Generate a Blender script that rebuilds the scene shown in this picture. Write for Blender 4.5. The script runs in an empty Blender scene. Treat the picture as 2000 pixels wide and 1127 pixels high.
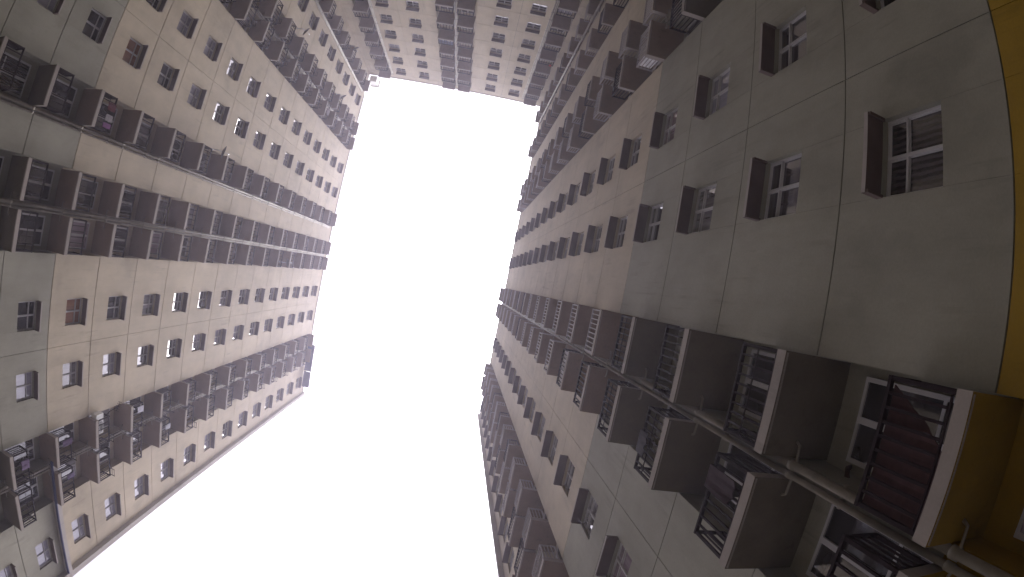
import bpy, math, random
from mathutils import Matrix, Vector
random.seed(7)
# ---------------------------------------------------------------- camera, world, sun, exposure
S = 3.0                                   # one storey = 3 m; facade coordinates below are in storeys
A_L, A_R, A_T, H0 = 4.19934, 1.32098, 5.70894, 4.93604
EYE = 1.6
scene = bpy.context.scene
col = scene.collection
cd = bpy.data.cameras.new("camera"); cam = bpy.data.objects.new("camera", cd); col.objects.link(cam)
scene.camera = cam
R = Matrix(((0.9766762, -0.19837425, -0.08216603), (-0.19898741, -0.9800018, 0.00074059), (-0.08066976, 0.01562669, -0.99661838)))
cam.matrix_world = Matrix.Translation((0, 0, EYE)) @ R.to_4x4()
cd.type = 'PANO'
scene.render.engine = 'CYCLES'
cd.panorama_type = 'FISHEYE_LENS_POLYNOMIAL'
cd.sensor_fit = 'HORIZONTAL'
cd.sensor_width = 36.0
cd.sensor_height = 36.0 * 577 / 1024
cd.fisheye_fov = math.radians(180)
cd.fisheye_polynomial_k0 = 0.0
cd.fisheye_polynomial_k1 = -0.0456022776
cd.fisheye_polynomial_k2 = -0.000190770032
cd.fisheye_polynomial_k3 = 2.14380148e-05
cd.fisheye_polynomial_k4 = -1.46477819e-06
cd.clip_start = 0.05; cd.clip_end = 3000

SUN_EL, SUN_AZ = math.radians(78), math.radians(15)      # azimuth measured from +x towards +y
world = bpy.data.worlds.new("World"); scene.world = world; world.use_nodes = True
wn, wl = world.node_tree.nodes, world.node_tree.links
wn.clear()
wo = wn.new("ShaderNodeOutputWorld"); bg = wn.new("ShaderNodeBackground")
sky = wn.new("ShaderNodeTexSky"); sky.sky_type = 'NISHITA'; sky.sun_disc = False
sky.sun_elevation = SUN_EL; sky.sun_rotation = math.pi / 2 - SUN_AZ
sky.air_density = 1.0; sky.dust_density = 6.0; sky.ozone_density = 0.6
hs = wn.new("ShaderNodeHueSaturation"); hs.inputs['Saturation'].default_value = 0.12
tint = wn.new("ShaderNodeMixRGB"); tint.blend_type = 'MULTIPLY'; tint.inputs[0].default_value = 1.0
tint.inputs[2].default_value = (1.0, 0.955, 1.06, 1)
bg.inputs['Strength'].default_value = 0.15
wl.new(sky.outputs[0], hs.inputs['Color']); wl.new(hs.outputs[0], tint.inputs[1])
wl.new(tint.outputs[0], bg.inputs['Color']); wl.new(bg.outputs[0], wo.inputs['Surface'])

sd = bpy.data.lights.new("sun", 'SUN'); sd.energy = 1.1; sd.angle = math.radians(40); sd.color = (1.0, 0.96, 0.9)
sun = bpy.data.objects.new("sun", sd); col.objects.link(sun)
dirv = Vector((math.cos(SUN_EL) * math.cos(SUN_AZ), math.cos(SUN_EL) * math.sin(SUN_AZ), math.sin(SUN_EL)))
sun.rotation_euler = dirv.to_track_quat('Z', 'Y').to_euler(); sun.location = dirv * 80
scene.view_settings.view_transform = 'Standard'; scene.view_settings.look = 'None'
scene.view_settings.gamma = 1.0; scene.view_settings.exposure = 1.15
scene.cycles.max_bounces = 8; scene.cycles.diffuse_bounces = 5

# ---------------------------------------------------------------- materials
def new_mat(name):
    m = bpy.data.materials.new(name); m.use_nodes = True
    nt = m.node_tree; b = nt.nodes["Principled BSDF"]
    return m, nt, b

def simple(name, rgb, rough=0.7, spec=0.3, metal=0.0, var=0.0, scale=3.0):
    m, nt, b = new_mat(name)
    b.inputs['Roughness'].default_value = rough; b.inputs['Metallic'].default_value = metal
    b.inputs['Specular IOR Level'].default_value = spec
    if var:
        tc = nt.nodes.new("ShaderNodeTexCoord"); n = nt.nodes.new("ShaderNodeTexNoise")
        n.inputs['Scale'].default_value = scale; n.inputs['Detail'].default_value = 6
        r = nt.nodes.new("ShaderNodeValToRGB")
        r.color_ramp.elements[0].position = 0.3; r.color_ramp.elements[1].position = 0.7
        r.color_ramp.elements[0].color = tuple(c * (1 - var) for c in rgb) + (1,)
        r.color_ramp.elements[1].color = tuple(min(1, c * (1 + var)) for c in rgb) + (1,)
        nt.links.new(tc.outputs['Object'], n.inputs['Vector']); nt.links.new(n.outputs['Fac'], r.inputs[0])
        nt.links.new(r.outputs[0], b.inputs['Base Color'])
    else:
        b.inputs['Base Color'].default_value = tuple(rgb) + (1,)
    return m

def wall_mat(name, rgb, dirt=0.35):
    """painted precast concrete: cloudy tone, soft vertical rain streaks, small blotches"""
    m, nt, b = new_mat(name); N, L = nt.nodes, nt.links
    b.inputs['Roughness'].default_value = 0.85; b.inputs['Specular IOR Level'].default_value = 0.25
    geo = N.new("ShaderNodeNewGeometry")
    def noise(scale, sx, sy, sz, det=5, rough=0.55):
        mp = N.new("ShaderNodeMapping"); mp.inputs['Scale'].default_value = (sx, sy, sz)
        n = N.new("ShaderNodeTexNoise"); n.inputs['Scale'].default_value = scale
        n.inputs['Detail'].default_value = det; n.inputs['Roughness'].default_value = rough
        L.new(geo.outputs['Position'], mp.inputs[0]); L.new(mp.outputs[0], n.inputs['Vector'])
        return n.outputs['Fac']
    def ramp(src, lo, hi, c0, c1):
        r = N.new("ShaderNodeValToRGB"); r.color_ramp.elements[0].position = lo; r.color_ramp.elements[1].position = hi
        r.color_ramp.elements[0].color = (c0, c0, c0, 1); r.color_ramp.elements[1].color = (c1, c1, c1, 1)
        L.new(src, r.inputs[0]); return r.outputs[0]
    def mul(a, bb):
        x = N.new("ShaderNodeMixRGB"); x.blend_type = 'MULTIPLY'; x.inputs[0].default_value = 1
        L.new(a, x.inputs[1]); L.new(bb, x.inputs[2]); return x.outputs[0]
    base = N.new("ShaderNodeRGB"); base.outputs[0].default_value = tuple(rgb) + (1,)
    c = mul(base.outputs[0], ramp(noise(0.3, 1, 1, .8, 6, .6), 0.3, 0.7, 1 - dirt * .6, 1.08))
    c = mul(c, ramp(noise(1.0, 2.4, 2.4, 0.3, 6, .65), 0.34, 0.6, 1 - dirt * .26, 1.0))
    c = mul(c, ramp(noise(2.2, 1, 1, .7, 8, .7), 0.35, 0.6, 1 - dirt * .22, 1.0))
    c = mul(c, ramp(noise(30, 1, 1, 1, 3), 0.3, 0.7, 0.95, 1.04))
    # sparse smudges and thin rain drips running down from the joints and sills
    c = mul(c, ramp(noise(0.9, 1, 1, .55, 5, .6), 0.57, 0.72, 1.0, 1 - dirt * .42))
    mask = ramp(noise(0.7, 1, 1, 1, 2), 0.48, 0.62, 0.0, 1.0)
    drip = ramp(noise(7.0, 1, 1, .045, 4, .6), 0.56, 0.68, 0.0, 1.0)
    mm = N.new("ShaderNodeMath"); mm.operation = 'MULTIPLY'; L.new(mask, mm.inputs[0]); L.new(drip, mm.inputs[1])
    c = mul(c, ramp(mm.outputs[0], 0.0, 1.0, 1.0, 1 - dirt * .55))
    L.new(c, b.inputs['Base Color'])
    bp = N.new("ShaderNodeBump"); bp.inputs['Strength'].default_value = 0.15; bp.inputs['Distance'].default_value = 0.01
    L.new(noise(18, 1, 1, 1, 6), bp.inputs['Height']); L.new(bp.outputs[0], b.inputs['Normal'])
    return m

M = {}
M['beige'] = wall_mat("painted_concrete_beige", (0.50, 0.430, 0.318))
M['green'] = wall_mat("painted_concrete_green", (0.312, 0.298, 0.236))
M['yellow'] = wall_mat("painted_concrete_yellow", (0.33, 0.205, 0.02))
M['trim'] = wall_mat("pale_trim_concrete", (0.42, 0.385, 0.35), 0.3)
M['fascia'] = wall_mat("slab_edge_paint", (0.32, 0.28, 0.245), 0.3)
M['soffit'] = wall_mat("slab_soffit_beige_shaded", (0.27, 0.192, 0.138), 0.4)  # this and the next two: wall paints darkened, underside shade put into the colour
M['soffit_green'] = wall_mat("slab_soffit_green_shaded", (0.155, 0.13, 0.09), 0.4)
M['soffit_yellow'] = wall_mat("slab_soffit_yellow_shaded", (0.27, 0.17, 0.02), 0.3)
M['seal'] = simple("joint_sealant", (0.05, 0.043, 0.04), 0.95)
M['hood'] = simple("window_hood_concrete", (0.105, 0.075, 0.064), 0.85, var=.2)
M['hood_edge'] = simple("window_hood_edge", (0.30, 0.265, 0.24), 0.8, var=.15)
M['frame'] = simple("white_window_frame", (0.46, 0.445, 0.45), 0.45, var=.06)
M['rail'] = simple("dark_painted_steel", (0.020, 0.012, 0.013), 0.8, .06)
M['rail_lit'] = simple("dark_steel_lit_tone", (0.30, 0.27, 0.26), 0.7, .15)  # same dark rails, with the light they catch put into a paler colour
M['pipe'] = simple("pvc_drain_pipe", (0.23, 0.205, 0.165), 0.6, .2, var=.2)
M['blue'] = simple("dark_blue_sheet", (0.05, 0.055, 0.14), 0.5, .4)
M['dish'] = simple("grey_dish_metal", (0.10, 0.10, 0.105), 0.45, .5)
M['steel'] = simple("galvanised_steel", (0.35, 0.35, 0.36), 0.4, .5, .6)
M['white'] = simple("white_plastic", (0.72, 0.72, 0.70), 0.5, var=.08)
M['ground'] = wall_mat("courtyard_concrete", (0.20, 0.19, 0.175))
M['roof'] = simple("roof_membrane", (0.2, 0.2, 0.2), 0.9)

def pane_mat(name, rgb, rgb2=None, kind='plain', rough=0.06):
    m, nt, b = new_mat(name); N, L = nt.nodes, nt.links
    b.inputs['Roughness'].default_value = rough; b.inputs['Specular IOR Level'].default_value = 0.8
    b.inputs['IOR'].default_value = 1.52
    b.inputs['Coat Weight'].default_value = 0.6; b.inputs['Coat Roughness'].default_value = 0.02
    tc = N.new("ShaderNodeTexCoord"); oi = N.new("ShaderNodeObjectInfo")
    add = N.new("ShaderNodeVectorMath"); L.new(tc.outputs['Object'], add.inputs[0])
    cx = N.new("ShaderNodeCombineXYZ"); mu = N.new("ShaderNodeMath"); mu.operation = 'MULTIPLY'; mu.inputs[1].default_value = 40
    L.new(oi.outputs['Random'], mu.inputs[0]); L.new(mu.outputs[0], cx.inputs[0]); L.new(mu.outputs[0], cx.inputs[1]); L.new(cx.outputs[0], add.inputs[1])
    mp = N.new("ShaderNodeMapping"); L.new(add.outputs[0], mp.inputs[0])
    if kind == 'blinds':
        t = N.new("ShaderNodeTexWave"); t.bands_direction = 'X'; t.inputs['Scale'].default_value = 4.2; t.inputs['Distortion'].default_value = 1.5; t.inputs['Detail Scale'].default_value = 1.5
    elif kind == 'curtain':
        mp.inputs['Scale'].default_value = (9, 1, .6)
        t = N.new("ShaderNodeTexNoise"); t.inputs['Scale'].default_value = 1.2
    else:
        t = N.new("ShaderNodeTexNoise"); t.inputs['Scale'].default_value = 2.5
    L.new(mp.outputs[0], t.inputs['Vector'])
    r = N.new("ShaderNodeValToRGB"); r.color_ramp.elements[0].position = .3; r.color_ramp.elements[1].position = .7
    r.color_ramp.elements[0].color = tuple(rgb) + (1,); r.color_ramp.elements[1].color = tuple(rgb2 or rgb) + (1,)
    L.new(t.outputs[1 if kind == 'blinds' else 0] if kind != 'blinds' else t.outputs['Fac'], r.inputs[0])
    L.new(r.outputs[0], b.inputs['Base Color'])
    return m
PANES = [pane_mat("glass_dark_room", (.018, .017, .02), (.05, .045, .05)),
         pane_mat("glass_grey_curtain", (.11, .10, .10), (.26, .25, .26), 'curtain'),
         pane_mat("glass_blinds", (.03, .028, .03), (.085, .075, .08), 'blinds', .12),
         pane_mat("glass_pale_curtain_sky_reflection", (.27, .26, .31), (.36, .35, .41), 'curtain'),  # pale curtain tone; also carries sky reflection painted into left-wall panes
         pane_mat("glass_orange_curtain", (.20, .085, .04), (.26, .13, .07), 'curtain'),
         pane_mat("glass_mauve_curtain", (.20, .14, .17), (.30, .24, .27), 'curtain'),
         pane_mat("glass_dark_curtain", (.04, .035, .04), (.085, .075, .085), 'curtain')]

# ---------------------------------------------------------------- mesh helpers (all sizes given in storeys, scaled on build)
class MB:
    def __init__(self): self.v = []; self.f = []; self.m = []
    def box(self, x0, x1, y0, y1, z0, z1, mi=0, skip=()):
        b = len(self.v)
        self.v += [(x0, y0, z0), (x1, y0, z0), (x1, y1, z0), (x0, y1, z0), (x0, y0, z1), (x1, y0, z1), (x1, y1, z1), (x0, y1, z1)]
        F = {'bottom': (0, 3, 2, 1), 'top': (4, 5, 6, 7), 'y0': (0, 1, 5, 4), 'x1': (1, 2, 6, 5), 'y1': (2, 3, 7, 6), 'x0': (3, 0, 4, 7)}
        for k, q in F.items():
            if k in skip: continue
            self.f.append(tuple(b + i for i in q)); self.m.append(mi[k] if isinstance(mi, dict) else mi)
    def poly(self, pts, mi=0):
        b = len(self.v); self.v += [tuple(p) for p in pts]; self.f.append(tuple(range(b, b + len(pts)))); self.m.append(mi)
    def tube(self, pts, r, n=8, mi=0):
        pts = [Vector(p) for p in pts]; rings = []
        for i, p in enumerate(pts):
            d = (pts[min(i + 1, len(pts) - 1)] - pts[max(i - 1, 0)]).normalized()
            a = d.cross(Vector((0, 0, 1)));
            if a.length < 1e-3: a = Vector((1, 0, 0))
            a.normalize(); c = d.cross(a)
            b0 = len(self.v)
            for k in range(n):
                t = 2 * math.pi * k / n
                self.v.append(tuple(p + (a * math.cos(t) + c * math.sin(t)) * r))
            rings.append(b0)
        for i in range(len(rings) - 1):
            for k in range(n):
                k2 = (k + 1) % n
                self.f.append((rings[i] + k, rings[i] + k2, rings[i + 1] + k2, rings[i + 1] + k)); self.m.append(mi)
        self.f.append(tuple(rings[0] + k for k in reversed(range(n)))); self.m.append(mi)
        self.f.append(tuple(rings[-1] + k for k in range(n))); self.m.append(mi)
    def mesh(self, name, mats, scale=S, smooth=False):
        me = bpy.data.meshes.new(name)
        me.from_pydata([tuple(c * scale for c in v) for v in self.v], [], self.f)
        for m in mats: me.materials.append(m)
        me.polygons.foreach_set("material_index", self.m)
        if smooth: me.polygons.foreach_set("use_smooth", [True] * len(self.f))
        me.update(); return me

def link(name, me, parent=None, mw=None):
    o = bpy.data.objects.new(name, me); col.objects.link(o)
    if parent is not None:
        o.parent = parent
        pm = parent_world[parent.name] if parent.name in parent_world else Matrix.Identity(4)
        o.matrix_local = pm.inverted() @ mw if mw is not None else Matrix.Identity(4)
        parent_world[o.name] = mw if mw is not None else pm
    elif mw is not None:
        o.matrix_world = mw; parent_world[o.name] = mw
    return o
parent_world = {}

def tag(o, label, cat, group=None, kind=None):
    if label: o['label'] = label
    if cat: o['category'] = cat
    if group: o['group'] = group
    if kind: o['kind'] = kind

# wall frames: local +y points out of the facade, local x runs along it, z is up
ROT = {'L': Matrix(((0, 1, 0), (-1, 0, 0), (0, 0, 1))), 'R': Matrix(((0, -1, 0), (1, 0, 0), (0, 0, 1))), 'T': Matrix.Identity(3)}
SGN = {'L': -1, 'R': 1, 'T': 1}
def wz(k): return (k + H0) * S + EYE
def W(w, u, z, off=0.0):
    if w == 'L': x, y = -A_L + off, u
    elif w == 'R': x, y = A_R - off, u
    else: x, y = u, -A_T + off
    return Vector((x * S, y * S, wz(z)))
def frame_at(w, u, z, off=0.0):
    return Matrix.Translation(W(w, u, z, off)) @ ROT[w].to_4x4()

ZG = -(H0 + EYE / S)             # ground, in storeys
GREEN0, BEIGE0, TOP = -4, 0, 13
REC = 0.16                       # depth of the balcony recess
PRO = 0.165                      # projection of the balcony in front of the facade
ZPAR = 13.37

# ---------------------------------------------------------------- facade walls
SILL, TRAN, HEAD = 0.358, 0.59, 0.718
def wall_slot(z):
    return 0 if z >= BEIGE0 - 1e-6 else (1 if z >= GREEN0 - 1e-6 else 2)

def build_facade(name, w, u0, u1, recesses, windows, seams, parent, kmin=-6):
    """windows: list of (u centre, width, set of floors)"""
    s = SGN[w]; mb = MB(); HG = 0.0046 if w == 'R' else 0.0075
    def bx(ua, ub, y0, y1, za, zb, mi, skip=()):
        xa, xb = sorted((ua * s, ub * s)); mb.box(xa, xb, y0, y1, za, zb, mi, skip)
    zs = [ZG] + [k for k in range(-5, TOP + 1)]
    rows = []
    for i in range(len(zs)):
        z0 = zs[i]; z1 = zs[i + 1] if i + 1 < len(zs) else ZPAR
        rows.append((z0, z1))
    segs = []; cur = u0
    for (a, b) in sorted(recesses):
        if a > cur: segs.append(('flat', cur, a))
        segs.append(('rec', a, b)); cur = b
    if cur < u1: segs.append(('flat', cur, u1))
    for kind, a, b in segs:
        if kind == 'rec':
            ym = -REC
            for (z0, z1) in rows:
                if z0 >= TOP: continue
                mi = wall_slot(z0)
                bx(a - .001, b + .001, ym - .08, ym, z0, z1 - .004, mi)
                bx(a - .001, b + .001, ym - .08, ym - .004, z1 - .004, z1, 3)
                for e, d in ((a, -1), (b, 1)):                      # reveal cheeks
                    lo, hi = sorted((e, e + d * .05))
                    bx(lo, hi, ym - .08, -.0468, z0, z1 - .003, mi)
                    bx(lo + .003 * (d > 0), hi - .003 * (d < 0), ym - .08, -.0468, z1 - .003, z1, 3)
            bx(a - .001, b + .001, ym - .08, -.003, TOP, ZPAR, 0)      # parapet over the recess
            continue
        sm = [q for q in seams if a < q < b]
        cuts = [a] + sorted(sm) + [b]
        for (z0, z1) in rows:
            mi = wall_slot(z0); k = round(z0) if z0 > -5.2 else None
            zt = z1 - HG if z1 < ZPAR else z1
            for ci in range(len(cuts) - 1):
                pa = cuts[ci] + (.0023 if cuts[ci] in sm else 0); pb = cuts[ci + 1] - (.0023 if cuts[ci + 1] in sm else 0)
                wins = sorted([(c - wd / 2, c + wd / 2) for (c, wd, fl) in windows if pa < c < pb and k in fl and z0 < TOP])
                xs = pa
                allw = sorted([(c - wd / 2, c + wd / 2) for (c, wd, fl) in windows if pa < c < pb])
                for (wa, wb) in allw:
                    g = .0009
                    bx(xs, wa - g, -.046, 0, z0 + HG, zt, mi)
                    if (wa, wb) in wins:
                        bx(wa + g * 0, wb, -.046, 0, z0 + HG, z0 + SILL, mi)
                        bx(wa, wb, -.046, 0, z0 + HEAD, zt, mi)
                    else:
                        bx(wa, wb, -.046, 0, z0 + HG, zt, mi)
                    xs = wb + g
                bx(xs, pb, -.046, 0, z0 + HG, zt, mi)
        # sealant backing behind the joints
        bx(a + .002, b - .002, -.09, -.0465, ZG, TOP + .3, 3, skip=())
    return link(name, mb.mesh(name, [M['beige'], M['green'], M['yellow'], M['seal']]), parent, frame_at(w, 0, 0))

# shared window / balcony meshes --------------------------------------------------------------
WCACHE = {}
def window_meshes(wd):
    key = round(wd, 3)
    if key in WCACHE: return WCACHE[key]
    h = wd / 2; fr = MB(); t = .0105
    hz = HEAD - SILL
    yb, yf = -.044, -.026
    # outer frame, mullion, transom (z from sill)
    fr.box(-h, h, yb, yf, 0, t); fr.box(-h, h, yb, yf, hz - t, hz)
    fr.box(-h, -h + t, yb, yf, t, hz - t); fr.box(h - t, h, yb, yf, t, hz - t)
    tz = TRAN - SILL
    fr.box(-t * .6, t * .6, yb, yf + .002, t, hz - t)
    fr.box(-h + t, -t * .6, yb, yf + .0035, tz - t * .5, tz + t * .5); fr.box(t * .6, h - t, yb, yf + .0035, tz - t * .5, tz + t * .5)
    # thin sash lines
    for xa, xb in ((-h + t, -t * .6), (t * .6, h - t)):
        for za, zb in ((t, tz - t * .5), (tz + t * .5, hz - t)):
            e = .004
            fr.box(xa, xb, yb, yf - .006, za, za + e); fr.box(xa, xb, yb, yf - .006, zb - e, zb)
            fr.box(xa, xa + e, yb, yf - .006, za + e, zb - e); fr.box(xb - e, xb, yb, yf - .006, za + e, zb - e)
    gl = MB(); gl.box(-h + .002, h - .002, -.0435, -.037, .002, hz - .002)
    hd = MB(); d = .080; hh = wd / 2 + .004
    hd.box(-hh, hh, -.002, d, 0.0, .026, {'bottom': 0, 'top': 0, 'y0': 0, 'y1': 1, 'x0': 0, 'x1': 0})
    hd.box(-hh, -hh + .012, -.002, d - .004, -.014, -.0002); hd.box(hh - .012, hh, -.002, d - .004, -.014, -.0002)
    res = (fr.mesh("window_frame", [M['frame']]), [gl_mesh(gl, p) for p in PANES], hd.mesh("window_hood", [M['hood'], M['hood_edge']]))
    WCACHE[key] = res; return res
def gl_mesh(gl, p): return gl.mesh("pane_" + p.name, [p])

def pick(weights): return random.choices(range(len(weights)), weights)[0]

WIN_OVERRIDE = {}
def add_window(bld, w, c, wd, k):
    pale = (w == 'L' and (c > 3.5 or (c > 1.5 and k >= -1) or (c < -1.5 and k >= 2)) and random.random() < .7)  # pale panes; on higher floors the colour stands in for reflected sky
    fr, gls, hd = window_meshes(wd)
    pi = WIN_OVERRIDE.get((w, round(c, 2), k), 3 if pale else pick([46, 22, 8, 8, 0, 5, 12]))
    g = link("window", gls[pi], bld, frame_at(w, c, k + SILL))
    if pi == 4: g['label'] = "window with an orange curtain"
    link("window_frame", fr, g, frame_at(w, c, k + SILL))
    link("window_hood", hd, g, frame_at(w, c, k + HEAD + .004))
    return g

SCACHE = {}
def slab_mesh(wd, tone):
    key = (round(wd, 3), tone)
    if key not in SCACHE:
        mb = MB(); h = wd / 2
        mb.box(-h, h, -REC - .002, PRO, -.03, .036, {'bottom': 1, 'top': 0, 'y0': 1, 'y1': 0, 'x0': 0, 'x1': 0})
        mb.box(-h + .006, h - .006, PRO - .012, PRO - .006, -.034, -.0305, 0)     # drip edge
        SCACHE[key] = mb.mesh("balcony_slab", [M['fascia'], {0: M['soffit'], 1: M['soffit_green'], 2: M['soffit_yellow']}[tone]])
    return SCACHE[key]
RCACHE = {}
def rail_mesh(wd, n=9, style=0):
    key = (round(wd, 3), n, style)
    if key not in RCACHE:
        mb = MB(); h = wd / 2; y = PRO - .016; zt = .35; zb = .062; r = .0042 if n > 5 else .0046; T = 1.0 if n > 5 else 1.2
        def bar(p, q, e): # box bar between axis-aligned points
            lo = [min(a, b) - e for a, b in zip(p, q)]; hi = [max(a, b) + e for a, b in zip(p, q)]
            mb.box(lo[0], hi[0], lo[1], hi[1], lo[2], hi[2])
        x0, x1 = -h + .012, h - .012
        mb.box(x0 - .008, x1 + .008, y - .009 * T, y + .007 * T, zt - .009, zt + .006 * T)      # top rail
        for xs in (x0, x1):
            mb.box(xs - .0075 * T, xs + .0075 * T, .012, y - .0095 * T, zt - .0085, zt + .0045)
            mb.box(xs - .004, xs + .004, .002, y - .0095, zb - .004, zb + .004)
            mb.box(xs - .0065, xs + .0065, y - .0065, y + .0045, .034, zt - .0095)    # corner post
            mb.box(xs - .0065, xs + .0065, .0, .0115, .034, zt + .004)
            for j in (1, 2, 3):
                yy = .0115 + (y - .0115) * j / 4
                mb.box(xs - r * .8, xs + r * .8, yy - r * .8, yy + r * .8, zb + .0045, zt - .009)
        mb.box(x0 + .007, x1 - .007, y - .004, y + .004, zb - .004, zb + .004)
        for j in range(1, n + 1):
            xx = x0 + (x1 - x0) * j / (n + 1)
            mb.box(xx - r, xx + r, y - r, y + r, zb + .0045, zt - .0095)
        if style == 2:                                                       # drying arms folded out over the rail
            for xs in (x0 + .02, x0 + .11): mb.box(xs - .004, xs + .004, y + .008 * T, y + .085, zt - .004, zt + .003)
            for yy in (.04, .078): mb.box(x0 + .0245, x0 + .1055, y + yy - .003, y + yy + .003, zt - .004, zt + .002)
            mb.box(x0 + .03, x0 + .036, y + .01, y + .016, zt - .11, zt - .005)
        if style == 1:                                                       # extra middle bar
            mb.box(x0 + .007, x1 - .007, y + .0045, y + .0085, .2, .2085)
        RCACHE[key] = {c: mb.mesh("railing_" + c, [M[c]]) for c in ('rail', 'rail_lit')}
    return RCACHE[key]
DCACHE = {}
def door_meshes(wd):
    key = round(wd, 3)
    if key not in DCACHE:
        h = wd / 2 - .035; fr = MB(); t = .017; z0, z1 = .04, .82; y0, y1 = -REC + .0, -REC + .02
        fr.box(-h, h, y0, y1, z1 - t, z1); fr.box(-h, -h + t, y0, y1, z0, z1 - t); fr.box(h - t, h, y0, y1, z0, z1 - t)
        fr.box(-t * .7, t * .7, y0, y1 + .003, z0, z1 - t)
        fr.box(-h + t, -t * .7, y0, y1 - .002, z0, z0 + .05); fr.box(t * .7, h - t, y0, y1 - .002, z0, z0 + .05)
        fr.box(-h + t, -t * .7, y0, y1 - .003, .33, .35); fr.box(t * .7, h - t, y0, y1 - .003, .33, .35)
        gl = MB(); gl.box(-h + .004, h - .004, y0 + .001, y0 + .012, z0 + .002, z1 - .004)
        DCACHE[key] = (fr.mesh("balcony_door_frame", [M['frame']]), [gl_mesh(gl, p) for p in PANES])
    return DCACHE[key]

def add_balcony(bld, w, ua, ub, k):
    """slab with its railing and its glazed door as children"""
    c, wd = (ua + ub) / 2, ub - ua
    tone = 0 if k >= 0 else (1 if k > -4 else 2)
    mw = frame_at(w, c, k)
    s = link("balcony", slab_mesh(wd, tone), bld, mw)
    grey = (w == 'R' and k > -1 and random.random() < .6)  # some upper right rails take the paler tone with light painted in
    link("railing", rail_mesh(wd, 8 if w == 'R' else random.choice((4, 4, 5)), random.choice((0, 2, 2, 1) if w == 'L' and (ua > 2 or ua < -3) else (0, 0, 1)))['rail_lit' if grey else 'rail'], s, mw)
    fr, gls = door_meshes(wd)
    g = link("balcony_door", gls[pick([55, 20, 8, 9, 0, 8])], s, mw)
    link_frame(fr, s, mw)
    return s
def link_frame(fr, s, mw): link("door_frame", fr, s, mw)

def add_canopy(bld, w, ua, ub):
    link("roof_canopy", slab_mesh(ub - ua, 0), bld, frame_at(w, (ua + ub) / 2, TOP + .03))

def add_pipes(bld, w, u, k0, k1, off=0.02, branch=True, gap=.05):
    mb = MB(); s = SGN[w]
    for du, r in ((-.018, .0165), (.022, .012)):
        x = (du) * s
        mb.tube([(x, off, k0 - k1), (x, off, 0)], r, 10)
        for k in range(math.ceil(k0), k1 + 1):
            z = k - k1
            mb.tube([(x, off, z - .075), (x, off, z - .035)], r * 1.28, 10)      # socket
            mb.box(x - r * 1.5, x + r * 1.5, -.001, off, z - .42, z - .405)       # bracket
    if branch:
        for k in range(math.ceil(k0), k1 + 1):
            z = k - k1 - .055
            for sd in (-1, 1):
                mb.tube([(sd * .012, off, z - .03), (sd * (gap * .9), off, z - .012), (sd * (gap + .045), off, z - .006), (sd * (gap + .055), off, z + .02)], .0065, 6)
    link("drain_pipe", mb.mesh("drain_pipe", [M['pipe']], smooth=True), bld, frame_at(w, u, k1))

def add_pier(bld, w, ua, ub, z0):
    mb = MB(); s = SGN[w]; a, b = sorted((ua * s, ub * s))
    zs = [z for z in (z0, GREEN0, BEIGE0, TOP + .3) if z >= z0]
    for za, zb in zip(zs[:-1], zs[1:]): mb.box(a, b, -REC + .001, .004, za, zb, wall_slot(za))
    link("partition_pier", mb.mesh("partition_pier", [M['beige'], M['green'], M['yellow']]), bld, frame_at(w, 0, 0))

def building(label, loc):
    e = bpy.data.objects.new("apartment_building", None); col.objects.link(e)
    e.location = loc; parent_world[e.name] = Matrix.Translation(loc); e.empty_display_size = 1
    tag(e, label, "building", "apartment blocks round the courtyard")
    return e
def part_box(bld, name, w, u0, u1, y0, y1, z0, z1, mat):
    mb = MB(); s = SGN[w]; xa, xb = sorted((u0 * s, u1 * s)); mb.box(xa, xb, y0, y1, z0, z1)
    return link(name, mb.mesh(name, [mat]), bld, frame_at(w, 0, 0))

rng = lambda a, b=12: set(range(a, b + 1))
# ================================================================ LEFT BLOCK
bL = building("pale beige apartment block on the left, with a bare free-standing end against the sky", Vector((-(A_L + 2) * S, 0, 0)))
winL = [(1.196, .293, rng(-2)), (1.92, .285, rng(-2)), (3.965, .33, rng(-2)), (-1.732, .285, rng(-3)), (-2.467, .28, rng(-2)), (-4.605, .30, rng(4))]
recL = [(-4.0, -3.11), (-1.165, -.74), (-.305, .57), (2.51, 3.38)]
build_facade("facade_wall", 'L', -4.99, 4.39, recL, winL, [1.565, -2.09], bL)
for c, wd, fl in winL:
    for k in sorted(fl): pass
WIN_OVERRIDE[('L', round(-1.732, 2), 0)] = 4
WIN_OVERRIDE[('L', 1.2, 0)] = 4
for c, wd, fl in winL:
    for k in sorted(fl): add_window(bL, 'L', c, wd, k)
balL = [(-.285, .098, -2), (.18, .556, -2), (2.515, 2.88, -2), (2.955, 3.365, -2), (-1.145, -.76, -3), (-3.5, -3.12, 2), (-3.98, -3.58, 3)]
for a, b, k0 in balL:
    for k in range(k0, TOP): add_balcony(bL, 'L', a, b, k)
    add_canopy(bL, 'L', a, b)
add_pipes(bL, 'L', .139, -5.2, 13); add_pipes(bL, 'L', 2.917, -5.2, 13); add_pipes(bL, 'L', -3.54, -1, 13)
add_pipes(bL, 'L', -.712, -5.2, 13, .02, False)
for a, b in ((.105, .173), (2.882, 2.953), (-3.572, -3.508)): add_pier(bL, 'L', a, b, -6)
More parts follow.
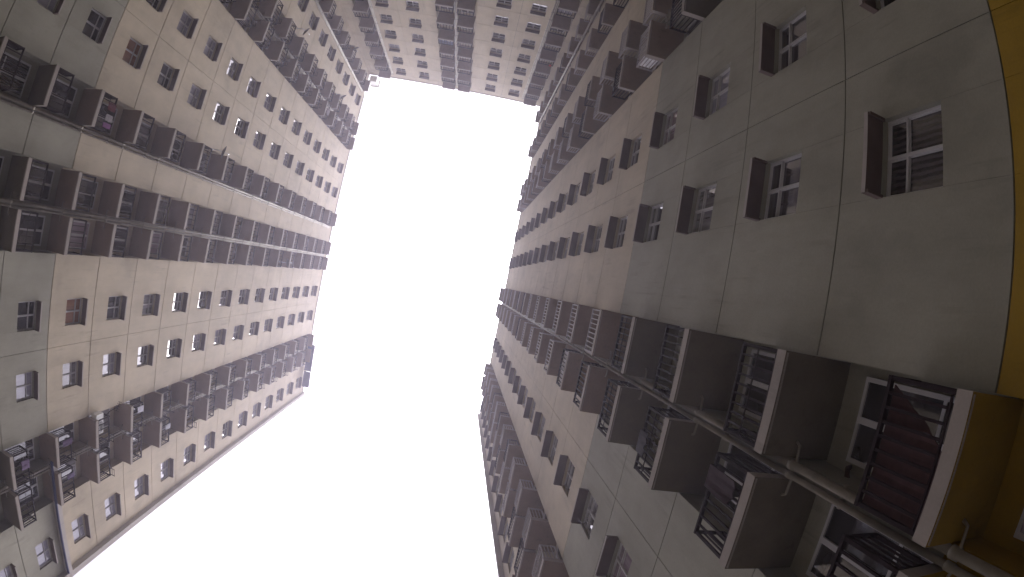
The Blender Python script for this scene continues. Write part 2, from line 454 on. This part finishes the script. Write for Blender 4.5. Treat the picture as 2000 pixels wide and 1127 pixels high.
# end pilaster with a joint at every floor
mb = MB()
for k in range(-5, 14):
    mb.box(-4.47, -4.385, -.4, .08, k + .004, min(k + 1, ZPAR + .02) - .004)
link("end_pilaster", mb.mesh("end_pilaster", [M['trim']]), bL, frame_at('L', 0, 0))
part_box(bL, "parapet_coping", 'L', -4.99, 4.385, -.1, .02, ZPAR, ZPAR + .02, M['trim'])
part_box(bL, "ledge", 'L', 2.83, 4.384, .001, .082, -.03, .075, M['trim'])
part_box(bL, "ledge_trim", 'L', 2.83, 4.384, .052, .092, -.048, -.0305, M['blue'])
for a, b in ((2.82, 3.62), (3.66, 4.14)): part_box(bL, "roof_awning", 'L', a, b, .03, .25, 13.02, 13.06, M['blue'])
for a in (2.9, 3.45, 3.62, 4.05): part_box(bL, "awning_bracket", 'L', a, a + .03, 0, .26, 13.065, 13.09, M['trim'])
part_box(bL, "block_core", 'L', -4.99, 4.42, -3.5, -.25, ZG, TOP, M['beige'])

# ================================================================ BACK BLOCK (with the two inner corners)
bT = building("beige apartment block closing the far short side of the courtyard, above the two inner corners", Vector((-1.4 * S, -(A_T + 2) * S, 0)))
winT = [(-3.103, .293, rng(5)), (-2.382, .292, rng(5)), (-.365, .30, rng(5)), (.352, .31, rng(4))]
recT = [(-3.85, -3.44), (-1.84, -.94), (.68, 1.10)]
build_facade("facade_wall", 'T', -A_L, A_R, recT, winT, [-4.03, -2.757, 0.0], bT)
for c, wd, fl in winT:
    for k in sorted(fl): add_window(bT, 'T', c, wd, k)
for a, b in ((-3.83, -3.46), (-1.81, -1.42), (-1.335, -.965), (.70, 1.08)):
    for k in range(4, TOP): add_balcony(bT, 'T', a, b, k)
    add_canopy(bT, 'T', a, b)
add_pipes(bT, 'T', -1.378, 0, 13, .02); add_pipes(bT, 'T', -3.40, 0, 13, .02, False); add_pipes(bT, 'T', .655, 0, 13, .02, False)
add_pier(bT, 'T', -1.412, -1.343, -6)
build_facade("facade_wall", 'L', -A_T, -4.992, [(-5.40, -5.0)], [], [-5.56], bT)
for k in range(4, TOP): add_balcony(bT, 'L', -5.37, -5.01, k)
add_canopy(bT, 'L', -5.37, -5.01)
add_pipes(bT, 'L', -4.965, 0, 13, .02, False)
recR2 = [(-5.45, -5.035), (-4.33, -3.92)]
build_facade("facade_wall", 'R', -A_T, -3.60, recR2, [], [-3.75], bT)
for a, b in ((-5.42, -5.06), (-4.30, -3.945)):
    for k in range(2, TOP): add_balcony(bT, 'R', a, b, k)
    add_canopy(bT, 'R', a, b)
add_pipes(bT, 'R', -5.0, 0, 13, .05, False)
part_box(bT, "parapet_coping", 'T', -A_L, A_R, -.1, .02, ZPAR, ZPAR + .02, M['trim'])
part_box(bT, "block_core", 'T', -A_L - 3, A_R + 3, -3.5, -.25, ZG, TOP, M['beige'])

# ================================================================ RIGHT BLOCK
bR = building("tall dim apartment block on the right, yellow and green at its foot", Vector(((A_R + 2) * S, 0, 0)))
winR = [(-.708, .295, rng(-4)), (-1.492, .295, rng(-4)), (1.625, .30, rng(-3)), (3.525, .31, rng(-1))]
recR = [(.015, .88), (2.25, 3.12), (-3.12, -2.235)]
build_facade("facade_wall", 'R', -3.598, 3.90, recR, winR, [-1.10, 1.279], bR)
WIN_OVERRIDE[('R', round(-.708, 2), -4)] = 2; WIN_OVERRIDE[('R', round(-.708, 2), -3)] = 6
WIN_OVERRIDE[('R', round(-1.492, 2), -3)] = 6; WIN_OVERRIDE[('R', round(-.708, 2), -2)] = 1
for c, wd, fl in winR:
    for k in sorted(fl): add_window(bR, 'R', c, wd, k)
for a, b, k0 in ((.02, .405, -5), (.49, .875, -5), (2.285, 2.635, -1), (2.67, 3.08, 0), (-2.62, -2.255, -3), (-3.08, -2.735, -2)):
    for k in range(k0, TOP): add_balcony(bR, 'R', a, b, k)
    add_canopy(bR, 'R', a, b)
for a, b in ((.413, .482), (2.643, 2.662), (-2.727, -2.628)): add_pier(bR, 'R', a, b, -6)
add_pipes(bR, 'R', .447, -6.2, 13); add_pipes(bR, 'R', 2.655, -5.2, 13, .02, True, .03); add_pipes(bR, 'R', -2.68, -5.2, 13)
mb = MB()
for k in range(-5, 14): mb.box(3.895, 3.94, -.4, .08, k + .004, min(k + 1, ZPAR + .02) - .004)
link("end_pilaster", mb.mesh("end_pilaster", [M['trim']]), bR, frame_at('R', 0, 0))
part_box(bR, "parapet_coping", 'R', -A_T, 3.895, -.1, .02, ZPAR, ZPAR + .02, M['trim'])
part_box(bR, "block_core", 'R', -A_T, 3.9, -3.5, -.25, ZG, TOP, M['beige'])

# roof upstand at the inner corner
mb = MB(); mb.box(-4.16, -3.93, -5.66, -5.47, 0, .5); mb.box(-4.19, -3.90, -5.69, -5.44, .5005, .54)
o = link("roof_upstand", mb.mesh("roof_upstand", [M['white']]), bT, Matrix.Translation((0, 0, wz(13.38))))
# refrigerant hose looping beside the nearest balcony door
mb = MB(); mb.tube([(.06, .0, .55), (.075, .03, .62), (.06, .045, .70), (.02, .045, .74), (.0, .02, .78), (.0, -.01, .80)], .011, 8)
link("air_hose", mb.mesh("air_hose", [simple("dark_hose_rubber", (.07, .045, .04), .8)], smooth=True), bR, frame_at('R', .39, -4, -REC + .01))

# ---------------------------------------------------------------- satellite dishes
def dish_mesh():
    mb = MB(); n, m = 24, 6; R0 = .098
    for side in (0, 1):
        base = len(mb.v)
        for i in range(m + 1):
            r = R0 * i / m
            for k in range(n):
                t = 2 * math.pi * k / n
                mb.v.append((r * math.cos(t), .9 * r * r / R0 * .35 + side * -.004, r * math.sin(t) * 1.08))
        for i in range(m):
            for k in range(n):
                a, b2 = base + i * n + k, base + i * n + (k + 1) % n; q = (a, b2, b2 + n, a + n)
                mb.f.append(q if side else tuple(reversed(q))); mb.m.append(0)
    b0 = m * n; b1 = (m + 1) * n + m * n
    for k in range(n): mb.f.append((b0 + k, b0 + (k + 1) % n, b1 + (k + 1) % n, b1 + k)); mb.m.append(0)
    return mb.mesh("dish_reflector", [M['dish']], smooth=True)
DM = None
def add_dish(w, u, z, off, label, yaw=0.5, tilt=.55):
    """root at the clamp on the railing; arm out to the reflector, feed arm and receiver"""
    global DM
    if DM is None: DM = dish_mesh()
    root = bpy.data.objects.new("satellite_dish", None); col.objects.link(root)
    mw = frame_at(w, u, z, off); root.matrix_world = mw; parent_world[root.name] = mw
    tag(root, label, "satellite dish", "satellite dishes clamped to balconies")
    mb = MB(); mb.tube([(0, -.14, -.10), (0, -.03, -.10), (0, -.005, -.02), (0, -.004, 0)], .007, 8); mb.box(-.012, .012, -.155, -.135, -.125, -.075)
    link("mounting_arm", mb.mesh("mounting_arm", [M['steel']], smooth=False), root, mw)
    aim = mw @ Matrix.Rotation(yaw, 4, 'Z') @ Matrix.Rotation(tilt, 4, 'X')
    link("reflector", DM, root, aim)
    mb = MB(); mb.tube([(0, .01, -.10), (0, .075, -.075), (0, .105, -.02)], .0035, 6); mb.tube([(0, .10, -.03), (0, .118, .005)], .011, 8)
    link("feed_arm", mb.mesh("feed_arm", [M['steel']]), root, aim)
add_dish('L', -3.97, 5.55, .29, "large grey satellite dish on the long left facade, lowest on its twin balcony stack")
add_dish('L', -3.90, 9.82, .27, "small grey satellite dish between two upper balconies of the left corner stack", .9)
add_dish('L', -1.14, 3.50, .27, "grey satellite dish on the single balcony stack beside the long left pipe", .2)
add_dish('L', .43, 8.42, .25, "grey satellite dish under a high balcony of the middle left twin stack", -.2)
add_dish('L', -5.22, 9.70, .27, "dark satellite dish in the inner corner, on a balcony behind the left pipe", .9)

# ---------------------------------------------------------------- washing and sheets on the balcony railings
def cloth(w, u, k, wd, drop, rgb, label, name="cloth", cat="laundry", side=0, inner=False, top=.352, cut=None, group="washing hung on the balconies"):
    """cloth folded over the top rail: outer fall longer than the inner one, soft folds"""
    mb = MB(); nx = max(8, int(wd / .012)); nz = 8; th = .0025
    ph = random.random() * 9
    def P(i, j, s_):
        x = -wd / 2 + wd * i / nx
        amp = .0045 * (j / nz)
        y = amp * math.sin(x * 130 + ph) + amp * .7 * math.sin(x * 57 + 2 * ph)
        z = -drop * j / nz * (1 + .04 * math.sin(x * 40 + ph))
        if cut is not None and x * cut > wd * .1: z *= max(.03, 1 - (abs(x) - wd * .1) / (wd * .4) * .97)
        return (x, y + s_ * th, z)
    for s_ in (-1, 1):
        b = len(mb.v)
        for j in range(nz + 1):
            for i in range(nx + 1): mb.v.append(P(i, j, s_))
        for j in range(nz):
            for i in range(nx):
                a = b + j * (nx + 1) + i; q = (a, a + 1, a + nx + 2, a + nx + 1)
                mb.f.append(q if s_ < 0 else tuple(reversed(q))); mb.m.append(0)
    N = (nx + 1) * (nz + 1)
    per = list(range(nx + 1)) + [(j * (nx + 1) + nx) for j in range(1, nz + 1)] + [nz * (nx + 1) + i for i in range(nx - 1, -1, -1)] + [j * (nx + 1) for j in range(nz - 1, 0, -1)]
    for a, b2 in zip(per, per[1:] + per[:1]): mb.f.append((a, b2, b2 + N, a + N)); mb.m.append(0)
    if not inner:   # the fold over the rail and the short inner fall
        mb.box(-wd / 2, wd / 2, -.026, th, .0002, .005); mb.box(-wd / 2, wd / 2, -.028, -.0235, -drop * .35, .0)
    m = simple("cloth_dye", rgb, .95, .1, var=.18, scale=9)
    off = PRO + .004 if not inner else PRO - .03
    if side: 
        mw = frame_at(w, u, k + top, .085) @ Matrix.Rotation(math.pi / 2 * side, 4, 'Z')
    else: mw = frame_at(w, u, k + top, off)
    o = link(name, mb.mesh(name, [m]), None, mw)
    tag(o, label, cat, group); return o
cloth('L', -1.02, 0, .08, .17, (.07, .014, .02), "dark red garment on the single balcony of the left block where green meets beige")
cloth('L', -.90, 0, .07, .15, (.24, .22, .23), "white patterned towel hanging beside a dark red garment on a left balcony", "towel")
cloth('L', -.82, 0, .05, .16, (.16, .07, .16), "narrow purple cloth at the pipe end of the balcony holding a red garment")
cloth('L', 2.66, -1, .10, .17, (.12, .085, .14), "mauve cloth over the railing of the lowest beige-and-green corner balcony, far left edge")
cloth('L', 2.62, 0, .07, .22, (.07, .045, .085), "dark purple cloth on a balcony just above the blue trimmed ledge")
cloth('L', 3.05, 0, .06, .17, (.09, .07, .12), "small violet cloth on the balcony directly over the blue trimmed ledge")
cloth('L', 2.60, 2, .09, .19, (.45, .44, .50), "pale towel on the third beige balcony up near the free left end", "towel")
cloth('L', 3.08, 3, .08, .18, (.36, .36, .40), "grey towel on the fourth beige balcony up, outer column by the free left end", "towel")
cloth('L', -.16, -2, .15, .24, (.35, .32, .36), "pale grey cloth in the lowest visible balcony of the middle left stack")
cloth('L', -3.3, 9, .15, .25, (.10, .08, .09), "black sheet filling a railing high in the left corner stack", "sheet")
cloth('T', -1.615, 9, .36, .22, (.06, .075, .13), "blue sheet tied across a balcony railing of the back block", "sheet", inner=True)
cloth('T', 1.0, 9, .05, .1, (.45, .05, .04), "small red cloth on the right corner balcony of the back block")
cloth('R', .682, 1, .34, .27, (.66, .64, .66), "white sheet filling one railing in the lower column of the right middle stack", "sheet", inner=True, top=.335)
cloth('R', -2.285, 0, .13, .26, (.70, .69, .70), "white sheet behind the side bars of an upper right balcony", "sheet", side=-1, inner=True, top=.335)
cloth('R', .60, -3, .10, .25, (.045, .028, .032), "dark maroon cloth on the balcony below the right pipe, near its railing corner")
cloth('R', .70, -2, .13, .13, (.06, .055, .06), "charcoal cloth in a lower right balcony, folded over its rail")
cloth('R', .225, -4, .355, .30, (.065, .035, .035), "brown tarpaulin torn at one corner behind the nearest railing, above the yellow wall", "tarpaulin", "tarpaulin", inner=True, top=.338, cut=-1, group=None)

# ---------------------------------------------------------------- air conditioner and aerial on the left block
root = bpy.data.objects.new("air_conditioner", None); col.objects.link(root)
mw = frame_at('L', 2.60, 1.0365, .075); root.matrix_world = mw; parent_world[root.name] = mw
tag(root, "pale outdoor air conditioner with a round fan on a left end balcony", "air conditioner")
mb = MB(); mb.box(-.13, .13, -.045, .045, .012, .20); mb.box(-.11, -.08, -.04, .04, 0, .0115); mb.box(.08, .11, -.04, .04, 0, .0115)
link("casing", mb.mesh("casing", [M['white']]), root, mw)
mb = MB()
for r in (.075, .055, .035, .015): mb.tube([(-.03 + r * math.cos(t * math.pi / 12), .049, .105 + r * math.sin(t * math.pi / 12)) for t in range(25)], .0028, 5)
link("fan_grille", mb.mesh("fan_grille", [M['rail']]), root, mw)
root = bpy.data.objects.new("television_aerial", None); col.objects.link(root)
mw = frame_at('L', 2.44, 1.30, .17); root.matrix_world = mw; parent_world[root.name] = mw
tag(root, "spindly television aerial on a bent pole beside the balcony with the air conditioner", "aerial")
mb = MB(); mb.tube([(-.05, -.02, -.02), (0, .02, .0), (.03, .03, .22)], .0045, 6)
link("pole", mb.mesh("pole", [M['rail']]), root, mw)
mb = MB(); mb.tube([(-.02, .03, .17), (.09, .05, .24)], .004, 6)
for i in range(5):
    f = i / 4; x, y, z = -.02 + .11 * f, .03 + .02 * f, .17 + .07 * f; h = .045 - .012 * f
    mb.tube([(x, y - h, z), (x, y + h, z)], .0025, 5)
link("aerial_head", mb.mesh("aerial_head", [M['rail']]), root, mw)

# ---------------------------------------------------------------- ground
mb = MB(); mb.poly([(-400, -400, 0), (400, -400, 0), (400, 400, 0), (-400, 400, 0)])
g = link("ground", mb.mesh("ground", [M['ground']], 1)); g['kind'] = 'structure'

# ---------------------------------------------------------------- added lilac haze in place of lens glare, one closed box round everything
mb = MB(); X = 450
mb.box(-X, X, -X, X, -1.0, wz(14.4))
hm = bpy.data.materials.new("glare_haze_air"); hm.use_nodes = True
hn = hm.node_tree; hn.nodes.clear()
ho = hn.nodes.new("ShaderNodeOutputMaterial"); hv = hn.nodes.new("ShaderNodeVolumePrincipled")
hv.inputs['Color'].default_value = (0.86, 0.82, 1.0, 1); hv.inputs['Density'].default_value = 0.0034; hv.inputs['Anisotropy'].default_value = 0.6
hn.links.new(hv.outputs[0], ho.inputs['Volume'])
hz = link("glare_haze", mb.mesh("glare_haze", [hm], 1)); hz['kind'] = 'stuff'
